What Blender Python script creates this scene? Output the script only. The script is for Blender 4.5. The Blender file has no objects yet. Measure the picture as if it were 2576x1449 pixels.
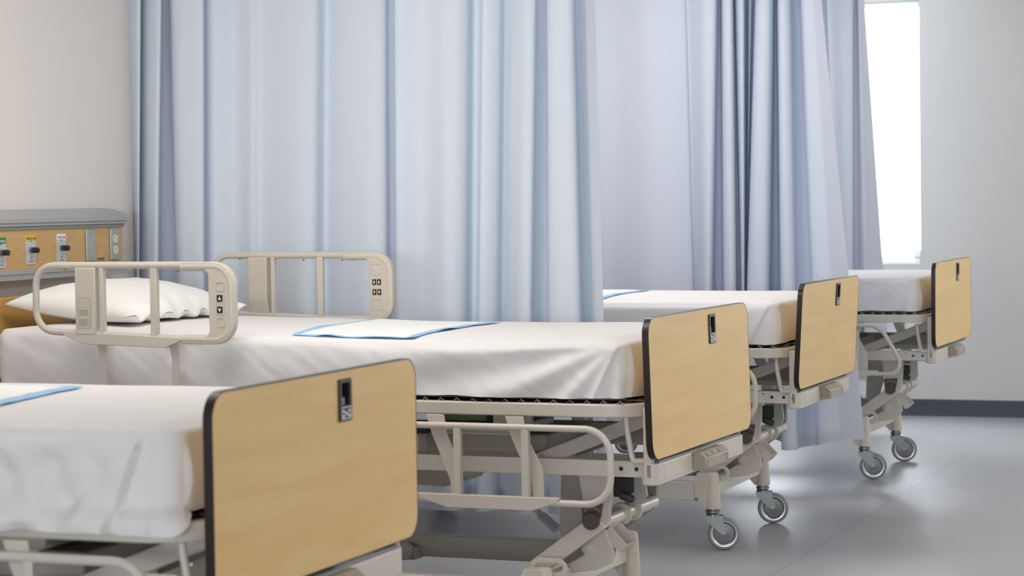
import bpy, bmesh, math, random
from mathutils import Vector, Matrix, noise
C = bpy.context.scene.collection
sc = bpy.context.scene
PI = math.pi
sin, cos = math.sin, math.cos

# ------------------------------------------------------------------ materials
def srgb(r, g, b):
    f = lambda c: (c/255/12.92) if c/255 <= .04045 else ((c/255+.055)/1.055)**2.4
    return (f(r), f(g), f(b), 1)

def newmat(name):
    m = bpy.data.materials.new(name); m.use_nodes = True
    nt = m.node_tree; nt.nodes.clear()
    out = nt.nodes.new('ShaderNodeOutputMaterial')
    return m, nt, out

def N(nt, t, **kw):
    n = nt.nodes.new(t)
    for k, v in kw.items():
        if k in n.inputs: n.inputs[k].default_value = v
        else: setattr(n, k, v)
    return n

def simple(name, col, rough=.5, metal=0, spec=.5, var=.05, scale=12, bump=0, bscale=300, coat=0):
    m, nt, out = newmat(name)
    b = N(nt, 'ShaderNodeBsdfPrincipled')
    b.inputs['Roughness'].default_value = rough; b.inputs['Metallic'].default_value = metal
    b.inputs['Specular IOR Level'].default_value = spec; b.inputs['Coat Weight'].default_value = coat
    tc = N(nt, 'ShaderNodeTexCoord')
    nz = N(nt, 'ShaderNodeTexNoise'); nz.inputs['Scale'].default_value = scale; nz.inputs['Detail'].default_value = 3
    nt.links.new(tc.outputs['Object'], nz.inputs['Vector'])
    mx = N(nt, 'ShaderNodeMix', data_type='RGBA')
    mx.inputs[6].default_value = tuple(c*(1-var) for c in col[:3])+(1,)
    mx.inputs[7].default_value = tuple(min(1, c*(1+var)) for c in col[:3])+(1,)
    nt.links.new(nz.outputs['Fac'], mx.inputs[0]); nt.links.new(mx.outputs[2], b.inputs['Base Color'])
    if bump:
        n2 = N(nt, 'ShaderNodeTexNoise'); n2.inputs['Scale'].default_value = bscale; n2.inputs['Detail'].default_value = 2
        nt.links.new(tc.outputs['Object'], n2.inputs['Vector'])
        bp = N(nt, 'ShaderNodeBump'); bp.inputs['Strength'].default_value = bump; bp.inputs['Distance'].default_value = .002
        nt.links.new(n2.outputs['Fac'], bp.inputs['Height']); nt.links.new(bp.outputs['Normal'], b.inputs['Normal'])
    nt.links.new(b.outputs[0], out.inputs[0])
    return m

def wood(name, c1, c2, map_scale, rough=.38):
    m, nt, out = newmat(name)
    b = N(nt, 'ShaderNodeBsdfPrincipled'); b.inputs['Roughness'].default_value = rough
    b.inputs['Specular IOR Level'].default_value = .2
    tc = N(nt, 'ShaderNodeTexCoord'); mp = N(nt, 'ShaderNodeMapping'); mp.inputs['Scale'].default_value = map_scale
    oi = N(nt, 'ShaderNodeObjectInfo')
    ad = N(nt, 'ShaderNodeVectorMath', operation='ADD')
    nt.links.new(tc.outputs['Object'], ad.inputs[0]); nt.links.new(oi.outputs['Random'], ad.inputs[1])
    nt.links.new(ad.outputs[0], mp.inputs[0])
    n1 = N(nt, 'ShaderNodeTexNoise'); n1.inputs['Scale'].default_value = 1.6; n1.inputs['Detail'].default_value = 2; n1.inputs['Distortion'].default_value = .6
    nt.links.new(mp.outputs[0], n1.inputs['Vector'])
    mu = N(nt, 'ShaderNodeMath', operation='MULTIPLY'); mu.inputs[1].default_value = 34
    nt.links.new(n1.outputs['Fac'], mu.inputs[0])
    si = N(nt, 'ShaderNodeMath', operation='SINE'); nt.links.new(mu.outputs[0], si.inputs[0])
    n2 = N(nt, 'ShaderNodeTexNoise'); n2.inputs['Scale'].default_value = 5; n2.inputs['Detail'].default_value = 5
    nt.links.new(mp.outputs[0], n2.inputs['Vector'])
    ma = N(nt, 'ShaderNodeMath', operation='MULTIPLY_ADD'); ma.inputs[1].default_value = .15
    nt.links.new(si.outputs[0], ma.inputs[0]); nt.links.new(n2.outputs['Fac'], ma.inputs[2])
    mx = N(nt, 'ShaderNodeMix', data_type='RGBA'); mx.inputs[6].default_value = c1; mx.inputs[7].default_value = c2
    nt.links.new(ma.outputs[0], mx.inputs[0]); nt.links.new(mx.outputs[2], b.inputs['Base Color'])
    nt.links.new(b.outputs[0], out.inputs[0])
    return m

def cloth_curtain(name, col, trans=.3, twill=True):
    m, nt, out = newmat(name)
    tc = N(nt, 'ShaderNodeTexCoord'); mp = N(nt, 'ShaderNodeMapping')
    nt.links.new(tc.outputs['UV'], mp.inputs[0])
    d = N(nt, 'ShaderNodeBsdfPrincipled'); d.inputs['Base Color'].default_value = col
    d.inputs['Roughness'].default_value = .85; d.inputs['Specular IOR Level'].default_value = .15
    t = N(nt, 'ShaderNodeBsdfTranslucent'); t.inputs['Color'].default_value = col
    mx = N(nt, 'ShaderNodeMixShader'); mx.inputs[0].default_value = trans
    if twill:
        mp.inputs['Rotation'].default_value = (0, 0, math.radians(-32))
        w = N(nt, 'ShaderNodeTexWave'); w.inputs['Scale'].default_value = 38; w.inputs['Distortion'].default_value = 1.2
        w.inputs['Detail'].default_value = 1; w.inputs['Detail Scale'].default_value = 3
        nt.links.new(mp.outputs[0], w.inputs['Vector'])
        nz = N(nt, 'ShaderNodeTexNoise'); nz.inputs['Scale'].default_value = 160; nz.inputs['Detail'].default_value = 2
        nt.links.new(tc.outputs['UV'], nz.inputs['Vector'])
        ma = N(nt, 'ShaderNodeMath', operation='MULTIPLY_ADD'); ma.inputs[1].default_value = .45
        nt.links.new(w.outputs['Fac'], ma.inputs[0]); nt.links.new(nz.outputs['Fac'], ma.inputs[2])
        bp = N(nt, 'ShaderNodeBump'); bp.inputs['Strength'].default_value = .16; bp.inputs['Distance'].default_value = .003
        nt.links.new(ma.outputs[0], bp.inputs['Height']); nt.links.new(bp.outputs['Normal'], d.inputs['Normal'])
    nt.links.new(d.outputs[0], mx.inputs[1]); nt.links.new(t.outputs[0], mx.inputs[2]); nt.links.new(mx.outputs[0], out.inputs[0])
    return m

def floor_mat():
    m, nt, out = newmat('vinyl_floor')
    b = N(nt, 'ShaderNodeBsdfPrincipled'); b.inputs['Roughness'].default_value = .33; b.inputs['Specular IOR Level'].default_value = .3
    tc = N(nt, 'ShaderNodeTexCoord')
    n1 = N(nt, 'ShaderNodeTexNoise'); n1.inputs['Scale'].default_value = 260; n1.inputs['Detail'].default_value = 3
    nt.links.new(tc.outputs['Object'], n1.inputs['Vector'])
    n2 = N(nt, 'ShaderNodeTexNoise'); n2.inputs['Scale'].default_value = 2.2
    nt.links.new(tc.outputs['Object'], n2.inputs['Vector'])
    mx = N(nt, 'ShaderNodeMix', data_type='RGBA')
    mx.inputs[6].default_value = (.21, .215, .235, 1); mx.inputs[7].default_value = (.50, .50, .515, 1)
    nt.links.new(n1.outputs['Fac'], mx.inputs[0])
    sx = N(nt, 'ShaderNodeSeparateXYZ'); nt.links.new(tc.outputs['Object'], sx.inputs[0])
    a = N(nt, 'ShaderNodeMath', operation='ADD'); a.inputs[1].default_value = 2.0703+.915+18.3
    nt.links.new(sx.outputs['X'], a.inputs[0])
    mo = N(nt, 'ShaderNodeMath', operation='MODULO'); mo.inputs[1].default_value = 1.83; nt.links.new(a.outputs[0], mo.inputs[0])
    s = N(nt, 'ShaderNodeMath', operation='SUBTRACT'); s.inputs[1].default_value = .915; nt.links.new(mo.outputs[0], s.inputs[0])
    ab = N(nt, 'ShaderNodeMath', operation='ABSOLUTE'); nt.links.new(s.outputs[0], ab.inputs[0])
    lt = N(nt, 'ShaderNodeMath', operation='LESS_THAN'); lt.inputs[1].default_value = .0018; nt.links.new(ab.outputs[0], lt.inputs[0])
    m2 = N(nt, 'ShaderNodeMix', data_type='RGBA'); m2.inputs[7].default_value = (.17, .17, .18, 1)
    nt.links.new(lt.outputs[0], m2.inputs[0]); nt.links.new(mx.outputs[2], m2.inputs[6]); nt.links.new(m2.outputs[2], b.inputs['Base Color'])
    mr = N(nt, 'ShaderNodeMapRange'); mr.inputs['To Min'].default_value = .27; mr.inputs['To Max'].default_value = .4
    nt.links.new(n2.outputs['Fac'], mr.inputs['Value']); nt.links.new(mr.outputs[0], b.inputs['Roughness'])
    bp = N(nt, 'ShaderNodeBump'); bp.inputs['Strength'].default_value = .08; bp.inputs['Distance'].default_value = .001
    nt.links.new(n1.outputs['Fac'], bp.inputs['Height']); nt.links.new(bp.outputs['Normal'], b.inputs['Normal'])
    nt.links.new(b.outputs[0], out.inputs[0])
    return m

def glass_mat():
    m, nt, out = newmat('window_glass')
    t = N(nt, 'ShaderNodeBsdfTransparent'); g = N(nt, 'ShaderNodeBsdfGlossy'); g.inputs['Roughness'].default_value = .02
    mx = N(nt, 'ShaderNodeMixShader'); mx.inputs[0].default_value = .06
    nt.links.new(t.outputs[0], mx.inputs[1]); nt.links.new(g.outputs[0], mx.inputs[2]); nt.links.new(mx.outputs[0], out.inputs[0])
    return m

M = dict(
    beige=simple('beige_paint', (.60, .555, .49, 1), .36, spec=.5, var=.03),
    plastic=simple('beige_plastic', (.60, .545, .46, 1), .42, var=.03),
    boxy=simple('taupe_plastic', (.36, .32, .26, 1), .5),
    taupe=simple('taupe_and_shaded_steel', (.37, .34, .295, 1), .5),  # taupe steel, also beige steel darkened for shade on far parts
    gun=simple('gunmetal', (.06, .06, .058, 1), .5),
    dark=simple('black_plastic', (.018, .017, .018, 1), .4),
    brown=simple('brown_edge_vinyl', (.026, .017, .017, 1), .3, spec=.3),
    gripb=simple('brown_grip_plastic', (.045, .03, .026, 1), .4, spec=.25),
    knob=simple('brown_knob_plastic', (.085, .068, .06, 1), .5),
    maple=wood('maple_laminate', (.715, .485, .21, 1), (.80, .585, .285, 1), (1, .42, 4.6), .5),
    orange=wood('oak_laminate', (.50, .29, .085, 1), (.60, .37, .13, 1), (1.5, .6, 5)),
    panelwood=wood('panel_maple_laminate', (.56, .345, .14, 1), (.66, .44, .21, 1), (1, 3, 14)),
    sheet=simple('white_sheet_cotton', (.785, .77, .77, 1), .9, spec=.1, var=.015, scale=30, bump=.12, bscale=900),
    pillow=simple('white_pillowcase', (.86, .85, .83, 1), .9, spec=.1, var=.01, bump=.06, bscale=700),
    padw=simple('white_pad_quilt', (.88, .88, .87, 1), .85, spec=.1, var=.02, bump=.5, bscale=120),
    padb=simple('blue_pad_film', (.30, .58, .90, 1), .45),
    curtain=cloth_curtain('pale_blue_curtain', (.705, .765, .85, 1), .10),
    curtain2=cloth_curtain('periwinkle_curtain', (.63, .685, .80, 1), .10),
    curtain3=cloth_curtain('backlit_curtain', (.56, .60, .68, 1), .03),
    hem=cloth_curtain('curtain_hem', (.69, .72, .81, 1), .2, False),
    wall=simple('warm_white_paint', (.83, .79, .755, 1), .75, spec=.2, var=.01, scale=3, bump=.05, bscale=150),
    wallf=simple('dimmed_wall_paint', (.57, .55, .52, 1), .75, spec=.2, var=.01, scale=3, bump=.05, bscale=150),  # wall paint darkened for the dimmer light on the far wall
    ceil=simple('white_ceiling_paint', (.82, .82, .81, 1), .9, spec=.1, var=.01),
    base=simple('charcoal_cove_base', (.052, .058, .068, 1), .5),
    floor=floor_mat(),
    chrome=simple('zinc_plated_steel', (.25, .255, .25, 1), .36, metal=1, var=.02),
    alu=simple('anodised_aluminium', (.47, .475, .475, 1), .42, metal=.35, var=.02),
    alud=simple('aluminium_groove', (.30, .31, .31, 1), .5, metal=.2),
    steelplate=simple('brushed_steel_plate', (.47, .49, .48, 1), .38, metal=.5, var=.03),
    silverplate=simple('silver_label_plate', (.56, .58, .62, 1), .45, var=.02),
    rim=simple('bright_rim_steel', (.60, .62, .61, 1), .28, metal=1),
    tire=simple('grey_rubber_tyre', (.26, .265, .30, 1), .5),
    hub=simple('grey_hub_enamel', (.24, .25, .265, 1), .35, metal=.3),
    white=simple('white_enamel', (.85, .86, .87, 1), .4),
    green=simple('green_label', (.02, .22, .075, 1), .5),
    greenl=simple('pale_green_label', (.24, .40, .19, 1), .5),
    yellow=simple('yellow_label', (.72, .50, .02, 1), .5),
    ivory=simple('ivory_plastic', (.78, .72, .58, 1), .4),
    paper=simple('grey_sticker', (.56, .515, .455, 1), .6),
    ink=simple('dark_ink', (.03, .03, .035, 1), .6),
    inkgrey=simple('grey_ink', (.27, .25, .23, 1), .6),
    glass=glass_mat(),
)

# ------------------------------------------------------------------ mesh builder
class MB:
    def __init__(s): s.v = []; s.f = []; s.mi = []; s.cur = 0; s.uv = None
    def mat(s, i): s.cur = i; return s
    def _add(s, vs, fs):
        o = len(s.v); s.v += [tuple(p) for p in vs]
        s.f += [tuple(i+o for i in f) for f in fs]; s.mi += [s.cur]*len(fs)
        return s
    def box(s, x0, x1, y0, y1, z0, z1):
        vs = [(x, y, z) for z in (z0, z1) for y in (y0, y1) for x in (x0, x1)]
        return s._add(vs, [(0, 2, 3, 1), (4, 5, 7, 6), (0, 1, 5, 4), (2, 6, 7, 3), (0, 4, 6, 2), (1, 3, 7, 5)])
    def bar(s, p, q, w, h, up=(0, 1, 0)):
        p, q = Vector(p), Vector(q); d = (q-p).normalized(); u = Vector(up); u = (u-d*u.dot(d)).normalized(); r = d.cross(u)
        vs = []
        for c in (p, q):
            for a, b in ((-1, -1), (1, -1), (1, 1), (-1, 1)): vs.append(c+u*(a*w/2)+r*(b*h/2))
        return s._add(vs, [(3, 2, 1, 0), (4, 5, 6, 7), (0, 1, 5, 4), (1, 2, 6, 5), (2, 3, 7, 6), (3, 0, 4, 7)])
    def prism(s, pts, axis, a, b):
        """polygon pts (2D) extruded along axis from a to b; axis 0: (y,z), 1: (x,z), 2: (x,y)"""
        def P(p, t): return {0: (t, p[0], p[1]), 1: (p[0], t, p[1]), 2: (p[0], p[1], t)}[axis]
        n = len(pts); vs = [P(p, a) for p in pts]+[P(p, b) for p in pts]
        fs = [tuple(range(n-1, -1, -1)), tuple(range(n, 2*n))]+[(i, (i+1) % n, n+(i+1) % n, n+i) for i in range(n)]
        return s._add(vs, fs)
    def ring(s, out, inn, axis, a, b):
        def P(p, t): return {0: (t, p[0], p[1]), 1: (p[0], t, p[1]), 2: (p[0], p[1], t)}[axis]
        n = len(out); vs = [P(p, a) for p in out]+[P(p, b) for p in out]+[P(p, a) for p in inn]+[P(p, b) for p in inn]
        fs = []
        for i in range(n):
            j = (i+1) % n
            fs += [(i, j, n+j, n+i), (2*n+j, 2*n+i, 3*n+i, 3*n+j), (n+i, n+j, 3*n+j, 3*n+i), (j, i, 2*n+i, 2*n+j)]
        return s._add(vs, fs)
    def tube(s, pts, r, seg=12, fillet=0, fn=6, closed=False, caps=True, sy=1):
        pts = [Vector(p) for p in pts]
        if fillet: pts = fil(pts, fillet, fn, closed)
        n = len(pts); tang = []
        for i in range(n):
            a = pts[i-1] if (i or closed) else pts[i]; b = pts[(i+1) % n] if (i < n-1 or closed) else pts[i]
            tang.append((b-a).normalized())
        u = tang[0].orthogonal().normalized()
        if abs(tang[0].y) < .9: u = Vector((0, 1, 0)); u = (u-tang[0]*u.dot(tang[0])).normalized()
        vs = []
        for i in range(n):
            u = (u-tang[i]*u.dot(tang[i])).normalized(); w = tang[i].cross(u)
            for k in range(seg):
                t = 2*PI*k/seg; vs.append(pts[i]+u*(r*sy*cos(t))+w*(r*sin(t)))
        fs = []
        for i in range(n if closed else n-1):
            j = (i+1) % n
            for k in range(seg): l = (k+1) % seg; fs.append((i*seg+k, i*seg+l, j*seg+l, j*seg+k))
        if caps and not closed: fs += [tuple(range(seg-1, -1, -1)), tuple((n-1)*seg+k for k in range(seg))]
        return s._add(vs, fs)
    def lathe(s, prof, org, ax, seg=32, caps=True):
        """prof: list of (radius, along) about axis ax through org"""
        ax = Vector(ax).normalized(); u = ax.orthogonal().normalized(); w = ax.cross(u); org = Vector(org)
        vs = []
        for r, t in prof:
            for k in range(seg):
                a = 2*PI*k/seg; vs.append(org+ax*t+u*(r*cos(a))+w*(r*sin(a)))
        fs = []
        for i in range(len(prof)-1):
            for k in range(seg): l = (k+1) % seg; fs.append((i*seg+k, i*seg+l, (i+1)*seg+l, (i+1)*seg+k))
        if caps: fs += [tuple(range(seg-1, -1, -1)), tuple((len(prof)-1)*seg+k for k in range(seg))]
        return s._add(vs, fs)
    def grid(s, rows, closed=False):
        n = len(rows[0]); vs = [p for r in rows for p in r]; fs = []
        for i in range(len(rows)-1):
            for k in range(n if closed else n-1): l = (k+1) % n; fs.append((i*n+k, i*n+l, (i+1)*n+l, (i+1)*n+k))
        return s._add(vs, fs)
    def build(s, name, mats, parent=None, bev=0, loc=None, smooth=35, seg=2):
        me = bpy.data.meshes.new(name); me.from_pydata(s.v, [], s.f)
        mats = mats if isinstance(mats, (list, tuple)) else [mats]
        for m in mats: me.materials.append(M[m] if isinstance(m, str) else m)
        me.polygons.foreach_set('material_index', s.mi)
        bm = bmesh.new(); bm.from_mesh(me); bmesh.ops.recalc_face_normals(bm, faces=bm.faces); bm.to_mesh(me); bm.free()
        me.shade_smooth(); me.set_sharp_from_angle(angle=math.radians(smooth))
        o = bpy.data.objects.new(name, me); C.objects.link(o)
        if parent: o.parent = parent
        if loc: o.location = loc
        if bev:
            b = o.modifiers.new('bevel', 'BEVEL'); b.width = bev; b.segments = seg; b.limit_method = 'ANGLE'; b.angle_limit = math.radians(40)
        return o

def fil(pts, r, n, closed):
    out = []; m = len(pts)
    for i in range(m):
        if not closed and i in (0, m-1): out.append(pts[i]); continue
        a, b, c = pts[i-1], pts[i], pts[(i+1) % m]
        d1, d2 = (a-b), (c-b); t = min(r, d1.length*.49, d2.length*.49); d1.normalize(); d2.normalize()
        if (d1+d2).length < 1e-3: out.append(b); continue
        p, q = b+d1*t, b+d2*t
        # circular arc tangent to both legs
        half = d1.angle(d2)/2; R = t*math.tan(half); bis = (d1+d2).normalized(); cen = b+bis*(t/cos(half))
        v1, v2 = p-cen, q-cen; ang = v1.angle(v2)
        for k in range(n+1):
            f = k/n; out.append(cen+(v1*sin((1-f)*ang)+v2*sin(f*ang))/sin(ang))
    return out

def rrect(a0, a1, b0, b1, r, n=8, rs=None):
    rs = rs or (r, r, r, r); pts = []
    for (ca, cb, st), rr in zip(((a0, b0, PI), (a1, b0, 1.5*PI), (a1, b1, 0), (a0, b1, .5*PI)), rs):
        sx = 1 if ca == a0 else -1; sy = 1 if cb == b0 else -1
        for k in range(n+1):
            t = st+.5*PI*k/n; pts.append((ca+sx*rr+rr*cos(t), cb+sy*rr+rr*sin(t)))
    return pts

def empty(name, loc, rz=0):
    o = bpy.data.objects.new(name, None); C.objects.link(o); o.location = loc; o.rotation_euler = (0, 0, rz); o.empty_display_size = .1
    return o
def tag(o, label=None, cat=None, group=None, kind=None):
    if label: o['label'] = label
    if cat: o['category'] = cat
    if group: o['group'] = group
    if kind: o['kind'] = kind
    return o
def copy_obj(o, parent):
    c = o.copy(); C.objects.link(c); c.parent = parent
    for ch in list(o.children): copy_obj(ch, c)
    return c
def text(name, s, size, mat, parent, loc, rot, align='CENTER'):
    cu = bpy.data.curves.new(name, 'FONT'); cu.body = s; cu.size = size; cu.extrude = .0002; cu.align_x = align; cu.align_y = 'CENTER'
    cu.materials.append(M[mat]); t_ = bpy.data.objects.new('t', cu); C.objects.link(t_)
    me = bpy.data.meshes.new_from_object(t_.evaluated_get(bpy.context.evaluated_depsgraph_get())); bpy.data.objects.remove(t_)
    me.name = name; o = bpy.data.objects.new(name, me); C.objects.link(o); o.parent = parent; o.location = loc; o.rotation_euler = rot
    return o

# ------------------------------------------------------------------ room
XL, XR, YN, YF, ZC = -4.40, 3.4, -9.0, 13.778, 2.76
WX0, WX1, WZ0, WZ1 = -3.90, -2.684, .935, 2.52
T = .18
def struct(name, mb, mat, parent=None, bev=0): return tag(mb.build(name, mat, parent, bev), kind='structure')
struct('floor', MB().box(XL-T, XR+T, YN-T, YF+T, -.12, 0), 'floor')
struct('ceiling', MB().box(XL-T, XR+T, YN-T, YF+T, ZC, ZC+.12), 'ceil')
struct('wall_left', MB().box(XL-T, XL, YN-T, YF+T, 0, ZC), 'wall')
struct('wall_right', MB().box(XR, XR+T, YN-T, YF+T, 0, ZC), 'wall')
NW = [(-4.0, -1.75), (-1.55, .75), (.95, 3.1)]; NZ0, NZ1 = .9, 2.6  # window openings added in the unseen near wall for frontal daylight
w = MB().box(XL, XR, YN-T, YN, 0, NZ0).box(XL, XR, YN-T, YN, NZ1, ZC)
for a, b in zip([XL]+[q[1] for q in NW], [q[0] for q in NW]+[XR]): w.box(a, b, YN-T, YN, NZ0, NZ1)
struct('wall_near', w, 'wall')
for k, (a, b) in enumerate(NW):
    w = MB().ring(rrect(a, b, NZ0, NZ1, .002, 1), rrect(a+.04, b-.04, NZ0+.04, NZ1-.04, .002, 1), 1, YN-.11, YN-.06)
    wn = struct('window_%d' % (k+2), w, 'white'); struct('window_glass', MB().box(a+.03, b-.03, YN-.087, YN-.083, NZ0+.03, NZ1-.03), 'glass', wn)
FX0, FX1 = .5, 1.8  # second far-wall opening, out of view, added for its daylight
w = MB()
w.box(XL, WX0, YF, YF+T, 0, ZC); w.box(WX1, FX0, YF, YF+T, 0, ZC); w.box(FX1, XR, YF, YF+T, 0, ZC)
for a, b in ((WX0, WX1), (FX0, FX1)): w.box(a, b, YF, YF+T, 0, WZ0); w.box(a, b, YF, YF+T, WZ1, ZC)
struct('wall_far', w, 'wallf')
w = MB().ring(rrect(FX0, FX1, WZ0, WZ1, .002, 1), rrect(FX0+.04, FX1-.04, WZ0+.04, WZ1-.04, .002, 1), 1, YF+.06, YF+.11)
wn = struct('window_5', w, 'white'); struct('window_glass', MB().box(FX0+.03, FX1-.03, YF+.083, YF+.087, WZ0+.03, WZ1-.03), 'glass', wn)
struct('baseboard_far', MB().prism([(YF-.012, 0), (YF-.008, .012), (YF-.006, .098), (YF-.003, .102), (YF, .102), (YF, 0)], 0, XL, XR), 'base')
struct('baseboard_left', MB().box(XL, XL+.006, YN, YF, 0, .1), 'base')
struct('baseboard_right', MB().box(XR-.006, XR, YN, YF, 0, .1), 'base')
wf = MB(); fw = .035
wf.box(WX0, WX0+fw, YF+.06, YF+.11, WZ0, WZ1).box(WX1-.012, WX1, YF+.06, YF+.11, WZ0, WZ1)
wf.box(WX0, WX1, YF+.06, YF+.11, WZ0, WZ0+.03).box(WX0, WX1, YF+.06, YF+.11, WZ1-.03, WZ1)
win = struct('window_1', wf, 'white', None, .003)
struct('window_glass', MB().box(WX0+.02, WX1-.01, YF+.083, YF+.087, WZ0+.02, WZ1-.02), 'glass', win)
struct('window_stool', MB().box(WX0, WX1, YF-.004, YF+.06, WZ0-.014, WZ0+.006), 'white', win, .002)
struct('window_gasket', MB().box(WX0+.02, WX1-.012, YF+.056, YF+.06, WZ0+.03, WZ0+.036), 'steelplate', win)
op = MB().box(-2.728, -2.690, YF+.018, YF+.058, WZ0+.008, WZ0+.075)
op.mat(1)
for xx in (-2.717, -2.700): op.lathe([(.0045, 0), (.0045, .003)], (xx, YF+.018, WZ0+.028), (0, -1, 0), 10)
struct('window_latch', op, ['white', 'ink'], win, .002)
br = MB().box(WX0+.01, WX1-.005, YF+.012, YF+.055, WZ1-.035, WZ1-.002)
br.mat(1).box(-2.714, -2.708, YF+.02, YF+.03, WZ1-.02, WZ1+.0)
struct('window_blind_rail', br, ['white', 'ink'], win, .003)

# ------------------------------------------------------------------ the bed
def mirror_y(mb, yc):
    mb.v = [(x, 2*yc-y, z) for x, y, z in mb.v]; return mb

W = .9616; HB = .40; YC = W/2
def make_bed():
    root = empty('hospital_bed', (0, 0, 0))
    P = lambda mb, n, m, par=root, bev=0, **k: mb.build(n, m, par, bev, **k)
    # --- deck frame: band with rounded foot corners
    o1 = rrect(-2.17, -.035, -.003, W+.003, .1, 10, (.03, .12, .12, .03)); i1 = rrect(-2.14, -.065, .027, W-.027, .08, 10, (.02, .09, .09, .02))
    P(MB().ring(o1, i1, 2, .739, .777), 'deck_frame', 'beige', bev=.004)
    sp = MB()
    x = -2.1
    while x < -.08:
        sp.tube([(x, .02, .779), (x+.012, .3, .781), (x-.012, .66, .781), (x, W-.02, .779)], .0022, 5)
        for yy in (.012, W-.012): sp.tube([(x-.010, yy+.002, .7775), (x, yy-.002, .7855), (x+.010, yy+.002, .7775)], .0022, 6)
        x += .05
    for yy in (.1, .25, .4, .55, .7, .85): sp.tube([(-2.15, yy, .7815), (-.06, yy, .7815)], .002, 5)
    P(sp, 'spring_deck', 'chrome')
    P(MB().box(-2.12, -.09, .05, W-.05, .768, .776), 'deck_gap_shade', 'dark')  # black sheet standing in for the shade in the gap under the mattress
    # cross ribs under the deck
    for xx in (-1.9, -1.45, -1.05, -.62, -.30): P(MB().box(xx-.018, xx+.018, .03, W-.03, .742, .766), 'deck_rib', 'taupe')
    # --- footboard (own origin so that it can lean)
    fo = rrect(0, W, 0, HB, .052, 10); fi = rrect(.0022, W-.0022, .0022, HB-.0022, .05, 10)
    gy, gz = .58, .338
    hole = rrect(gy-.022, gy+.022, gz-.016, gz+.037, .003, 10)
    fb = MB().ring(fi, hole, 0, -.0185, -.0005)
    foot = P(fb, 'footboard', 'maple', loc=(0, 0, .62))
    b = MB().ring(fo, fi, 0, -.0195, 0)
    P(b, 'edge_band', 'brown', foot, smooth=50)
    g = MB().ring(rrect(gy-.030, gy+.030, gz-.045, gz+.043, .004, 3), rrect(gy-.020, gy+.020, gz-.012, gz+.035, .003, 3), 0, -.001, .0042)
    P(g, 'hand_grip', 'gripb', foot, .001)
    P(MB().ring(hole, rrect(gy-.0205, gy+.0205, gz-.0145, gz+.0355, .003, 10), 0, -.0186, .0002).box(-.0188, -.0168, gy-.022, gy+.022, gz-.016, gz+.037), 'grip_recess', 'dark', foot)
    P(MB().box(-.015, -.004, gy-.0205, gy+.012, gz-.0145, gz+.0035), 'grip_lip', 'tire', foot, .001)
    lb = MB().ring(rrect(gy-.021, gy+.025, gz-.0405, gz-.015, .001, 1), rrect(gy-.0195, gy+.0235, gz-.039, gz-.0165, .001, 1), 0, .004, .0046)
    z0 = gz-.0278
    for dy in (-.0125, .0155): lb.prism([(gy+dy-.005, z0+.006), (gy+dy+.005, z0+.006), (gy+dy, z0-.001)], 0, .004, .0046)
    lb.prism([(gy-.0055, z0+.004), (gy-.001, z0-.002), (gy+.003, z0+.003), (gy+.0085, z0-.004), (gy+.0085, z0-.007), (gy+.003, z0-.001), (gy-.001, z0-.0055), (gy-.0055, z0)], 0, .004, .0046)
    lb.box(.004, .0046, gy-.0165, gy-.008, z0-.009, z0-.004); lb.box(.004, .0046, gy+.0115, gy+.02, z0-.009, z0-.0035)
    P(lb, 'grip_pictogram', 'white', foot)
    for yy in (.066, W-.066):
        P(MB().box(-.048, -.0225, yy-.014, yy+.014, .565, .765), 'board_bracket', 'beige', bev=.003)
    # --- end bar carrying the board, with the plastic control box
    eb = MB().prism(rrect(-.058, -.006, .052, .895, .02, 5), 2, .545, .607)
    bar = P(eb, 'end_bar', 'beige', bev=.004)
    P(MB().box(-.0075, -.0045, .12, .86, .556, .597), 'bar_face', 'beige', bar, .002)
    P(MB().box(-.05, -.014, .09, .88, .6065, .612), 'bar_channel', 'chrome', bar)
    cb = MB().prism([(-.004, .556), (.036, .558), (.037, .589), (.018, .607), (-.004, .607)], 1, .365, .592)
    cbx = P(cb, 'foot_control_box', 'boxy', bar, .002)
    for k in range(3):
        y0 = .42+k*.058; P(MB().bar((.0205, y0, .6055), (.0335, y0, .5945), .045, .0016), 'control_key', 'boxy', bar, .0006)
    P(MB().prism([(.38, .586), (.38, .561), (.3835, .561), (.3835, .5825), (.42, .5825), (.42, .586)], 0, .0365, .0377), 'display_mark', 'inkgrey', bar)
    P(MB().prism([(.575, .586), (.575, .561), (.5715, .561), (.5715, .5825), (.535, .5825), (.535, .586)], 0, .0365, .0377), 'display_mark', 'inkgrey', bar)
    # --- side beams
    for yy, nm in ((.062, 'a'), (W-.1, 'b')):
        sb = MB().box(-2.12, -.03, yy, yy+.035, .566, .612)
        beam = P(sb, 'side_beam', 'beige', bev=.003)
        fy = yy-.0008 if nm == 'a' else yy+.0358
        for xx, r in ((-.118, .0062), (-.072, .0062), (-.152, .003), (-.63, .0035)):
            P(MB().lathe([(r, 0), (r, .002)], (xx, fy, .590 if r > .004 else .602), (0, 1 if nm == 'a' else -1, 0), 14), 'bolt_hole', 'dark', beam)
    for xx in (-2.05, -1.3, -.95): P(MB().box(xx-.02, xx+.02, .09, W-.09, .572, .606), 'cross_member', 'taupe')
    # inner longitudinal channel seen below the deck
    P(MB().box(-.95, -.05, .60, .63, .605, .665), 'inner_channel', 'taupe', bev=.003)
    # --- diagonal arms of the foot section
    for yy in (.19, .62):
        P(MB().bar((-.47, yy, .572), (-.045, yy, .735), .03, .042), 'knee_lift_arm', 'beige' if yy < .3 else 'taupe', bev=.003)  # far arm in the darker tone, shade put into its colour
    P(MB().tube([(-.405, .155, .598), (-.405, .225, .598)], .012, 14), 'arm_pivot', 'beige')
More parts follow.
